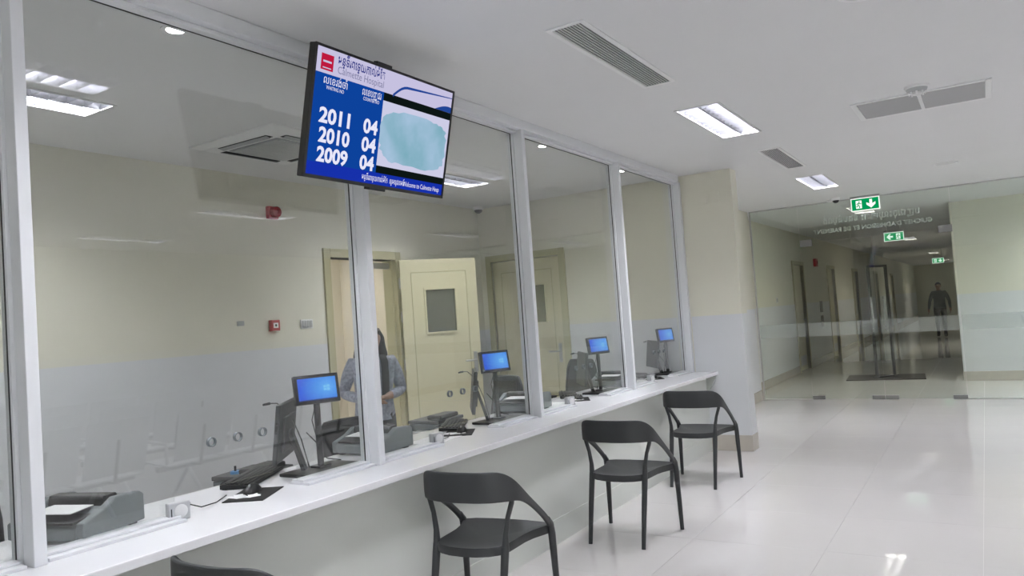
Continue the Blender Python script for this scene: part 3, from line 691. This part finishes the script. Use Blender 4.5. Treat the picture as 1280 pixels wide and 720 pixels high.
def keyboard_proto():
    r = thing('keyboard', (0, 0, DZ), 'x', 'keyboard', 'staff keyboards')
    obj('case', MB().prism([(-.075, .004), (.075, .004), (.075, .026), (-.075, .012)], 'y', -.215, .215), 'blackplastic', r, bevel=.002)
    km = MB()
    for i in range(6):
        for j in range(20):
            if i == 0 and 5 < j < 12: continue
            x = -.062+i*.0215+ (.004 if i > 4 else 0); y = -.203+j*.0205
            z = .012+(x+.075)/.15*.014
            km.box(x-.0085, x+.0085, y-.0085, y+.0085, z, z+.006)
    obj('keys', km, 'key', r)['kind'] = 'stuff'
    obj('cable', MB().tube([(.075, 0, .015), (.12, .03, .008), (.13, .06, .005), (.12, .10, .005)], .0022, 6), 'rubber', r)
    for s in (-1, 1): obj('riser_foot', MB().box(.05, .07, s*.19-.012, s*.19+.012, 0, .006), 'rubber', r)
    return r
def mouse_proto():
    r = thing('computer_mouse', (0, 0, DZ+.004), 'x', 'mouse', 'computer mice')
    R = []
    for i, (y, w_, h) in enumerate([(-.055, .012, .010), (-.048, .024, .022), (-.025, .031, .034), (.005, .031, .037), (.035, .028, .028), (.052, .022, .016), (.058, .01, .008)]):
        R.append([(w_*math.cos(t), y, h*max(0, math.sin(t))) for t in [PI*k/10 for k in range(11)]])
    obj('shell', MB().rings(R), 'blackplastic', r, smooth=60)
    obj('wheel', MB().tube([(-.003, .03, .031), (.003, .03, .031)], .008, 10), 'greylight', r)
    obj('cable', MB().tube([(0, .056, .006), (.004, .07, .003), (-.01, .085, .002)], .002, 6), 'rubber', r)
    return r
def printer_proto():
    r = thing('document_printer', (0, 0, DZ), 'x', 'printer', 'grey document printers')
    # long side along y, paper slot towards -x (staff)
    prof = [(-.16, .012), (.14, .012), (.14, .105), (.125, .118), (.02, .125), (-.03, .095), (-.14, .07), (-.16, .055)]
    for s in (-1, 1):
        y0, y1 = sorted((s*.135, s*.17))
        obj('side_cover', MB().prism([(-.16, .012), (.14, .012), (.14, .112), (.12, .125), (.0, .132), (-.06, .10), (-.16, .072)], 'y', y0, y1), 'greyplastic', r, bevel=.006)
    b = obj('body', MB().prism(prof, 'y', -.135, .135), 'greyplastic', r, bevel=.003)
    obj('paper_tray', MB().box(-.15, -.02, -.125, .125, .084, .094).xf(Matrix.Rotation(-.12, 4, 'Y')), 'blackplastic', r, bevel=.003)
    obj('top_cover', MB().prism([(-.02, .10), (.05, .124), (.04, .140), (-.01, .138)], 'y', -.132, .132), 'blackplastic', r, bevel=.004)
    obj('roller', MB().tube([(-.005, -.12, .128), (-.005, .12, .128)], .011, 10), 'darkplastic', r, smooth=40)
    obj('paper_sheet', MB().box(-.13, -.02, -.09, .09, .108, .110).xf(Matrix.Rotation(-.06, 4, 'Y')), 'paper', r)
    obj('label_plate', MB().box(.14, .1415, .05, .11, .045, .07), 'greylight', r)
    for sx in (-.12, .11):
        for sy in (-.13, .13): obj('rubber_foot', MB().box(sx-.015, sx+.015, sy-.015, sy+.015, 0, .012), 'rubber', r)
    return r
def scanner_proto():
    r = thing('flat_scanner', (0, 0, DZ), 'x', 'scanner', 'black flat scanners')
    obj('lower_body', MB().box(-.13, .13, -.16, .16, .006, .05), 'greyplastic', r, bevel=.006)
    obj('lid', MB().box(-.135, .135, -.165, .165, .052, .075), 'darkplastic', r, bevel=.006)
    obj('feeder', MB().box(.0, .12, -.12, .12, .075, .105), 'blackplastic', r, bevel=.01)
    for sx in (-.1, .1):
        for sy in (-.13, .13): obj('rubber_foot', MB().box(sx-.015, sx+.015, sy-.015, sy+.015, 0, .006), 'rubber', r)
    return r
def intercom_proto():
    r = thing('intercom_speaker', (0, 0, DZ), 'x', 'intercom', 'window intercom speakers')
    obj('case', MB().box(-.018, .018, -.042, .042, .002, .072), 'greylight', r, bevel=.005)
    obj('grille', MB().lathe([(.026, 0), (.026, .002), (.02, .0035), (.004, .0035)], n=24).xf(Matrix.Translation((.018, .004, .038)) @ Matrix.Rotation(PI/2, 4, 'Y')), 'vent', r, smooth=40)
    obj('indicator_slot', MB().box(.018, .0192, -.034, -.030, .02, .052), 'blackplastic', r)
    obj('volume_knob', MB().box(-.006, .006, .042, .046, .045, .062), 'darkplastic', r)
    obj('cable', MB().tube([(-.018, .03, .06), (-.05, .06, .045), (-.09, .13, .012), (-.15, .22, .004), (-.245, .31, .004)], .0022, 6), 'rubber', r)
    return r
def pad_proto():
    r = thing('mouse_pad', (0, 0, DZ), 'x', 'mouse pad', 'black mouse pads')
    obj('pad', MB().box(-.088, .088, -.13, .13, 0, .0035), 'rubber', r)
    pts = [(-.03+.07*math.cos(2*PI*i/18)*(1+.25*math.sin(3*i)), .045*math.sin(2*PI*i/18)*(1+.2*math.cos(2*i))-.03) for i in range(18)]
    obj('print', MB().prism(pts, 'z', .0035, .0039), 'paper', r)
    return r
protos = {}
def put(kind, fn, k, x, dy, rz, label, z=None):
    """dy is measured from the window's display pole"""
    y = 2.74 + PITCHY*k + dy
    if kind not in protos:
        protos[kind] = fn(); o = protos[kind]
    else:
        o = dup(protos[kind])
    o.location = (x, y, o.location[2] if z is None else z); o.rotation_euler = (0, 0, rz); o['label'] = label
    return o
R_ = math.radians
for k in range(4):
    W_ = at_win(k)
    put('term', terminal_proto, k, -2.895, 0, 0, 'black dual-screen terminal with blue customer display ' + W_)
    put('pad', pad_proto, k, -2.785 if k == 0 else -2.86, -.505, R_(30), 'black mouse pad on the white desk ' + W_)
    put('mouse', mouse_proto, k, -2.83 if k == 0 else -2.865, -.475, R_(210), 'black mouse on its pad ' + W_)
    put('key', keyboard_proto, k, -3.075, -.27, R_(30+180), 'black keyboard on the white desk ' + W_)
    put('prn', printer_proto, k, -2.97 if k == 0 else -3.0, -1.155 if k == 0 else -1.13, R_(107) if k == 0 else R_(93), 'grey document printer behind the glass ' + W_)
    put('int', intercom_proto, k, -2.722, -.915, R_(-12), 'small grey intercom speaker box ' + W_)
# printer, pad and scanner of the window partly outside the frame
put('scan', scanner_proto, 0, -3.37, -.03, R_(12), 'flat black-lidded scanner behind the monitor ' + at_win(0), z=.72)
put('scan', scanner_proto, 1, -3.48, .06, R_(4), 'flat black-lidded scanner behind the keyboard ' + at_win(1), z=.745)
put('prn', printer_proto, -1, -3.0, -.06, R_(100), 'grey document printer beside the first mullion ' + 'in the fifth counter window from the cream column')
put('key', keyboard_proto, -1, -2.96, -.50, R_(160), 'black keyboard in the fifth counter window from the cream column')
# back credenza that carries scanners
for k, (tx, y) in enumerate(((-3.38, 2.72), (-3.48, 4.44))):
    h = .72 if k == 0 else .745
    c = thing('side_table', (tx, y, 0), 'low white side table under the scanner ' + at_win(k), 'table', 'staff side tables')
    obj('top', MB().box(-.17, .17, -.20, .20, h-.02, h), 'white', c, bevel=.003)
    for sx in (-.15, .15):
        for sy in (-.18, .18): obj('leg', MB().box(sx-.015, sx+.015, sy-.015, sy+.015, 0, h-.02), 'alu', c)
# loose papers
for k, (x, y, a) in enumerate([(-2.88, 5.22, .2), (-2.9, 6.88, -.3), (-2.86, 3.62, .1)]):
    o = obj('paper_sheet', MB().box(-.105, .105, -.148, .148, 0, .0012), 'paper'); o.location = (x, y, DZ+.0003); o.rotation_euler = (0, 0, a)
    tag(o, 'white sheet of paper on the desk ' + ['in the second counter window from the cream column', 'in the first counter window from the cream column', 'in the third counter window from the cream column'][k], 'paper', 'papers on the desks')
o = thing('adhesive_tape', (-3.40, 2.62, .795), 'blue tape roll with a black peg on the scanner', 'tape')
obj('roll', MB().lathe([(.012, 0), (.026, 0), (.026, .014), (.012, .014)], n=20), 'blue_tape', o, smooth=40); obj('peg', MB().tube([(0, 0, 0), (0, 0, .04)], .006, 8), 'blackplastic', o)

# ------------------------------------------------------------------ office chairs
def office_chair():
    r = thing('office_chair', (0, 0, 0), 'x', 'office chair', 'black mesh office chairs')
    obj('seat', MB().rings([[(x*k, y*k, z) for x, y in [(.24*math.copysign(abs(math.cos(t))**.5, math.cos(t)), .23*math.copysign(abs(math.sin(t))**.5, math.sin(t))) for t in [2*PI*i/28 for i in range(28)]]] for k, z in ((.9, .42), (1, .435), (1, .47), (.93, .49), (.5, .48))]), 'mesh', r, smooth=50)
    def back(t, s):  # t 0..1 height, s -1..1
        wd = .22*(1-.25*max(0, (t-.72)/.28)**2)*(.80+.20*min(1, t*2.4))
        return (s*wd, -.25-.10*t+.05*(s*s)-.02*math.sin(PI*t), .55+.46*t)
    fr_ = []
    for i in range(41):
        a = i/40
        if a < .35: fr_.append(back(a/.35, -1))
        elif a < .65: fr_.append(back(1, -1+2*(a-.35)/.3))
        else: fr_.append(back(1-(a-.65)/.35, 1))
    b = obj('back_frame', MB().tube(fr_ + [back(0, 1), back(0, 0), back(0, -1)], .013, 8), 'blackplastic', r, smooth=60)
    g = MB(); n, m_ = 12, 12
    vs_ = [back(i/n, -1+2*j/m_) for i in range(n+1) for j in range(m_+1)]
    vs2 = [(x, y-.006, z) for x, y, z in vs_]
    N_ = len(vs_); g.add(vs_+vs2, [(i*(m_+1)+j, i*(m_+1)+j+1, (i+1)*(m_+1)+j+1, (i+1)*(m_+1)+j) for i in range(n) for j in range(m_)] + [(N_+i*(m_+1)+j, N_+(i+1)*(m_+1)+j, N_+(i+1)*(m_+1)+j+1, N_+i*(m_+1)+j+1) for i in range(n) for j in range(m_)])
    obj('back_mesh', g, 'mesh', r, smooth=60)
    obj('back_spine', MB().tube([(0, -.10, .42), (0, -.28, .44), (0, -.335, .56), (0, -.36, .75)], .018, 8), 'blackplastic', r, smooth=50)
    for s in (-1, 1):
        obj('armrest', MB().tube([(s*.22, 0, .43), (s*.28, .0, .45), (s*.29, -.02, .62)], .014, 8).box(s*.29-.035, s*.29+.035, -.14, .12, .62, .645), 'blackplastic', r, smooth=40)
    obj('gas_column', MB().lathe([(.03, .09), (.03, .25), (.02, .25), (.02, .42)], n=14), 'steel_dark', r, smooth=40)
    for i in range(5):
        t = 2*PI*i/5+.3; c, s = math.cos(t), math.sin(t)
        l = obj('base_arm', MB().tube([(0, 0, .10), (c*.15, s*.15, .085), (c*.30, s*.30, .068)], [.026, .02, .014], 8), 'blackplastic', r, smooth=50)
        obj('castor', MB().tube([(c*.30-s*.014, s*.30+c*.014, .03), (c*.30+s*.014, s*.30-c*.014, .03)], .03, 14), 'blackplastic', l, smooth=40)
    return r
oc = office_chair()
# local back is at -y; chairs face the counter (+x) -> back towards -x : rz = -90deg
oc.location = (-3.62, 5.20, 0); oc.rotation_euler = (0, 0, R_(155)); oc['label'] = 'black mesh office chair behind the display in the third counter window from the cream column'
dup(oc, (-3.82, 7.02, 0), R_(160), 'black mesh office chair before the closed door and second counter window')
c3 = dup(oc, (-3.62, 3.90, 0), R_(-100), 'black office chair pulled in front of the standing person')
c3.scale = (1, 1, .86)
c4 = dup(oc, (-3.62, 1.62, 0), R_(-70), 'black office chair behind the printer next to the first mullion')

# ------------------------------------------------------------------ wall fittings in the staff room
r = thing('alarm_beacon', (XB, 4.564, 2.575), 'red fire alarm sounder high on the staff room wall', 'fire alarm')
obj('back_box', MB().box(0, .045, -.055, .055, -.055, .055), 'red', r, bevel=.008)
obj('horn', MB().lathe([(.05, 0), (.052, .02), (.046, .045), (.02, .05), (.012, .035)], n=24).xf(Matrix.Translation((.045, 0, 0)) @ Matrix.Rotation(PI/2, 4, 'Y')), 'redlens', r, smooth=40)
r = thing('fire_call_point', (XB+.0, 4.519, 1.588), 'small red fire call point beside the white switch plate', 'fire alarm')
obj('box', MB().box(0, .04, -.047, .047, -.047, .047), 'red', r, bevel=.005)
obj('press_plate', MB().box(.04, .0415, -.026, .026, -.022, .022), 'paper', r); obj('press_dot', MB().lathe([(.011, 0), (.011, .001)], n=14).xf(Matrix.Translation((.0415, 0, 0)) @ Matrix.Rotation(PI/2, 4, 'Y')), 'blackplastic', r)
def plate(loc, w_, h_, label, n, m='white', ax='x'):
    r = thing('switch_plate', loc, label, 'switch')
    M = Matrix.Identity(4) if ax == 'x' else Matrix.Rotation(-PI/2, 4, 'Z')
    obj('plate', MB().box(0, .009, -w_/2, w_/2, -h_/2, h_/2).xf(M), m, r, bevel=.002)
    for i in range(n):
        y0 = -w_/2+.008+i*(w_-.016)/n
        obj('rocker', MB().box(.009, .0125, y0+.003, y0+(w_-.016)/n-.003, -h_/2+.012, h_/2-.012).xf(M), 'greylight' if m == 'white' else m, r, bevel=.001)
plate((XB, 4.903, 1.585), .145, .085, 'white double switch plate next to the doorway', 4)
plate((XB, 4.18, 1.62), .07, .04, 'small pale socket plate left of the fire call point', 1, 'greylight')
plate((-2.42, YE-.0, 2.60), .10, .10, 'blank cream plate on the column nearest the partition', 1, 'cream', 'y')
plate((-2.30, YE-.0, 2.61), .10, .10, 'blank cream plate on the column nearest its corner', 1, 'cream', 'y')
plate((CL+.004, 14.6, 1.5), .10, .10, 'pale switch plate on the corridor wall behind the glass', 2)
r = thing('fire_call_point', (CL+.002, 18.6, 2.30), 'dark red alarm box high on the corridor wall', 'fire alarm')
obj('box', MB().box(0, .06, -.12, .12, -.09, .09), 'red', r, bevel=.005); obj('lens', MB().box(.06, .08, -.04, .04, -.04, .04), 'redlens', r, bevel=.005)
r = thing('notice_board', (CL, 19.0, 1.15), 'dark notice plates hanging on the corridor wall', 'sign')
for z in (.12, -.22): obj('plate', MB().box(0, .01, -.16, .16, z-.12, z+.14), 'darkplastic', r)
obj('strip', MB().box(0, .01, -.16, .16, -.05, -.02), 'paper', r)

# ------------------------------------------------------------------ open framed door and mat in the corridor
gd = thing('glass_door_frame', (-1.62, 14.99, 0), 'slim steel door frame standing on the dark corridor mat', 'door frame', rz=math.atan2(.37, .246))
obj('threshold', MB().box(-.27, .27, -.05, .05, .013, .03), 'steel_dark', gd)
for s in (-1, 1): obj('post', MB().box(s*.22-.02, s*.22+.02, -.02, .02, .03, 2.0), 'steel_dark', gd)
obj('top_bar', MB().box(-.24, .24, -.02, .02, 1.96, 2.0), 'steel_dark', gd)
obj('pane', MB().box(-.20, .20, -.004, .004, .05, 1.96), 'glass', gd)
o = obj('door_mat', MB().box(-.62, .62, -.45, .45, 0.0005, .012), 'mat_floor'); o.location = (-1.62, 14.95, 0); o.rotation_euler = (0, 0, .08)
tag(o, 'dark door mat on the corridor floor behind the glass', 'mat')

# ------------------------------------------------------------------ waiting benches (seen mirrored in the partition)
def bench():
    r = thing('waiting_bench', (0, 0, 0), 'x', 'bench', 'grey waiting benches')
    obj('beam', MB().box(-.03, .03, -1.16, 1.16, .34, .39), 'steel_dark', r)
    for s in (-1, 1):
        obj('leg', MB().tube([(.28, s*.85, .015), (.0, s*.85, .34), (-.28, s*.85, .015)], .02, 8), 'seatmetal', r, smooth=50)
        obj('armrest', MB().tube([(.15, s*1.16, .42), (.15, s*1.16, .60), (-.2, s*1.16, .62), (-.22, s*1.16, .42)], .016, 8), 'seatmetal', r, smooth=50)
    for i in range(4):
        y = -.87+i*.58
        # seat shell: front toward -x
        prof = [(-.25, .405), (-.23, .425), (-.05, .41), (.15, .40), (.20, .41)]
        obj('seat', MB().rings([[(x, y-.265, z), (x, y+.265, z), (x, y+.265, z-.012), (x, y-.265, z-.012)] for x, z in prof]), 'seatmetal', r, smooth=40)
        prof = [(.20, .44), (.24, .56), (.285, .74), (.315, .88), (.34, .90)]
        obj('backrest', MB().rings([[(x, y-.265, z), (x, y+.265, z), (x+.012, y+.265, z), (x+.012, y-.265, z)] for x, z in prof]), 'seatmetal', r, smooth=40)
        obj('back_post', MB().box(.0, .24, y-.02, y+.02, .37, .39).tube([(.22, y, .38), (.31, y, .74)], .014, 8), 'steel_dark', r)
    return r
bn = bench()
BL = ['end facing the glass doors', 'end facing the hall front']
ROW = ['front row closest to the counter', 'middle row', 'rear row']
first = True
bn.rotation_euler = (0, 0, PI)
for i, x in enumerate((.97, 2.2, 3.4)):
    for j, y in enumerate((5.3, 2.75)):
        lab = 'grey steel four-seat waiting bench, %s, %s' % (ROW[i], BL[j])
        if first: bn.location = (x, y, 0); bn['label'] = lab; first = False
        else: dup(bn, (x, y, 0), PI, lab)

# ------------------------------------------------------------------ people
def skin_body(name, V, E_, Rd, root, parent, matfn, mats, sub=2):
    me = bpy.data.meshes.new(name+'_skel'); me.from_pydata(V, E_, [])
    o = bpy.data.objects.new(name+'_skel', me); COL.objects.link(o)
    o.modifiers.new('skin', 'SKIN').use_smooth_shade = True
    sk = me.skin_vertices[0].data
    for i, r_ in enumerate(Rd):
        sk[i].radius = r_ if isinstance(r_, tuple) else (r_, r_); sk[i].use_root = (i == root)
    s = o.modifiers.new('sub', 'SUBSURF'); s.levels = sub; s.render_levels = sub
    dg = bpy.context.evaluated_depsgraph_get(); bm_ = bpy.data.meshes.new_from_object(o.evaluated_get(dg)); bpy.data.objects.remove(o)
    b = bpy.data.objects.new(name, bm_); COL.objects.link(b); b.parent = parent
    bm_.materials.clear()
    for m in mats: bm_.materials.append(MATS[m])
    for p in bm_.polygons: p.use_smooth = True; p.material_index = matfn(p.center)
    return b
def person(loc, rz, hgt, label, arms, legs, mats, woman=False):
    """front is +y in local space; built at 1.70 m and scaled"""
    r = thing('person', loc, label, 'person', rz=rz); k = hgt/1.70
    V, E_, Rd = [], [], []
    def add(p, rad, prev=None):
        V.append(tuple(c*k for c in p)); fat = 1.18 if (p[2] < 1.44 and (rad[0] if isinstance(rad, tuple) else rad) > .037) else 1.05
        Rd.append(tuple(c*k*fat for c in rad) if isinstance(rad, tuple) else rad*k*fat)
        if prev is not None: E_.append((prev, len(V)-1))
        return len(V)-1
    pel = add((0, 0, .94), (.155, .11)); wa = add((0, .0, 1.08), (.135, .095), pel); chs = add((0, .0, 1.26), (.155, .105), wa)
    nb = add((0, -.01, 1.415), (.085, .065), chs); nk = add((0, .0, 1.475), .052, nb)
    jaw = add((0, .022, 1.535), (.062, .072), nk); hd_ = add((0, .012, 1.60), (.075, .094), jaw); cr = add((0, -.004, 1.665), (.055, .066), hd_)
    nose = add((0, .118, 1.592), .012, hd_)
    for s in (-1, 1): add((s*.088, -.002, 1.595), .015, hd_)
    for s, (el, wr, fd) in zip((-1, 1), arms):
        sh = add((s*.175, -.01, 1.385), .058, chs); u = add(tuple((a+b)/2 for a, b in zip((s*.185, -.01, 1.36), el)), .050, sh); e = add(el, .042, u)
        m_ = add(tuple(a*.5+b*.5 for a, b in zip(el, wr)), .040, e); w_ = add(wr, .028, m_)
        fd = Vector(fd).normalized(); lat = fd.cross(Vector((0, 0, 1)))
        if lat.length < .3: lat = Vector((0, 1, 0))
        lat.normalize(); pm = Vector(wr)+fd*.055
        p_ = add(tuple(pm), (.036, .018), w_)
        nrm = lat.cross(fd)
        for q_, (of, ln) in enumerate(((-.028, .062), (-.010, .075), (.009, .070), (.026, .055))):
            a = pm + lat*of + fd*.035; a_ = add(tuple(a), .0095, p_); b_ = add(tuple(a+fd*ln*.55+nrm*-.008), .009, a_); add(tuple(a+fd*ln*.95+nrm*-.028), .0075, b_)
        th = Vector(wr)+fd*.03 - lat*.03*s; t_ = add(tuple(th), .0105, w_); add(tuple(th+fd*.045-lat*.02*s), .009, t_)
    for s, (kn, an, to) in zip((-1, 1), legs):
        hp = add((s*.095, 0, .86), .088, pel); kk = add(kn, .058, hp); cf = add(tuple(a*.65+b*.35 for a, b in zip(kn, an)), .055, kk); aa = add(an, .038, cf)
        hl = add((an[0], an[1]-.02, an[2]-.035), .036, aa); add(to, (.042, .026), aa)
    def mf(c):
        x, y, z = (v/k for v in c)
        if z > 1.455: return 0
        near = min((Vector((x, y, z))-Vector(a[1])).length for a in arms)
        beyond = any((Vector((x, y, z))-Vector(a[1])).dot(Vector(a[2]).normalized()) > -.01 and (Vector((x, y, z))-Vector(a[1])).length < .22 for a in arms)
        tors = abs(x) < .145 and (y < .105)
        if beyond and ((woman and y > .15) or (not woman and abs(x) > .225)): return 0
        if z < .11: return 3
        if z < .93 and not (abs(x) > .17): return 2
        return 1
    b = skin_body('body', V, E_, Rd, 0, r, mf, mats)
    obj('shirt_hem', MB().rings([[(rx*math.cos(a)*k, ry*math.sin(a)*k, z*k) for a in [2*PI*j/28 for j in range(28)]] for z, rx, ry in ((1.03, .150, .112), (.98, .166, .122), (.93, .176, .130), (.895, .178, .132))], cap=False), mats[1], r, smooth=80)
    # hair cap
    R = []
    for i in range(9):
        t = i/8*PI*.62; z = 1.605+.112*math.cos(t); rr = math.sin(t)
        R.append([((.086*rr+.002)*math.cos(a)*k, (-.006+(.108*rr+.002)*math.sin(a)*(.82 if math.sin(a) > 0 else 1.0))*k, (z+(.035 if math.sin(a) > .3 and i > 5 else 0))*k) for a in [2*PI*j/20 for j in range(20)]])
    obj('hair', MB().rings(R), mats[4], r, smooth=80)
    if woman:
        R = []
        for z, rx, ry, oy in ((1.68, .085, .07, -.03), (1.60, .125, .10, -.035), (1.52, .135, .105, -.045), (1.45, .15, .105, -.05), (1.38, .15, .09, -.06), (1.30, .12, .05, -.09)):
            R.append([((rx*math.cos(a))*k, (oy+ry*math.sin(a)*(.75 if math.sin(a) > 0 else 1))*k, z*k) for a in [2*PI*j/22 for j in range(22)]])
        obj('long_hair', MB().rings(R), mats[4], r, smooth=80)
        for s in (-1, 1):
            obj('scarf', MB().rings([[((s*a-.03)*k, y*k, z*k), ((s*a+.03)*k, y*k, z*k), ((s*a+.03)*k, (y+.012)*k, z*k), ((s*a-.03)*k, (y+.012)*k, z*k)] for a, y, z in ((.085, .02, 1.45), (.09, .085, 1.40), (.088, .112, 1.30), (.085, .108, 1.18), (.082, .105, 1.08))]), 'scarf', r, smooth=60)
    for s, y in ((-1, .094), (1, .094)):
        obj('eye', MB().lathe([(.002, -.006), (.010, 0), (.002, .006)], n=10).xf(Matrix.Scale(k, 4) @ Matrix.Translation((s*.031, y+.004, 1.612)) @ Matrix.Rotation(PI/2, 4, 'X')), 'blackplastic', r)
    obj('mouth', MB().box(-.022*k, .022*k, .098*k, .104*k, 1.547*k, 1.553*k), 'redlens', r)
    return r
person((-4.07, 4.44, 0), R_(-128), 1.52, 'person in grey patterned blouse standing with hands joined behind the counter',
       [((-.255, -.04, 1.13), (-.085, .215, 1.10), (.75, .45, -.05)), ((.255, -.04, 1.13), (.085, .225, 1.085), (-.75, .45, -.05))],
       [((-.10, .02, .49), (-.10, -.03, .085), (-.115, .13, .03)), ((.10, .02, .49), (.10, -.03, .085), (.115, .13, .03))],
       ['skin', 'blouse', 'trouser', 'shoe', 'hair'], woman=True)
person((-1.25, 27.2, 0), R_(180), 1.70, 'person in grey shirt and black trousers walking along the corridor',
       [((-.265, -.05, 1.12), (-.285, .06, .88), (.0, .15, -1)), ((.27, -.07, 1.12), (.31, -.05, .87), (.05, .1, -1))],
       [((-.10, .10, .50), (-.10, .06, .085), (-.11, .21, .03)), ((.10, -.02, .49), (.10, -.16, .10), (.11, -.01, .03))],
       ['skin', 'shirt_grey', 'trouser', 'shoe', 'hair'])
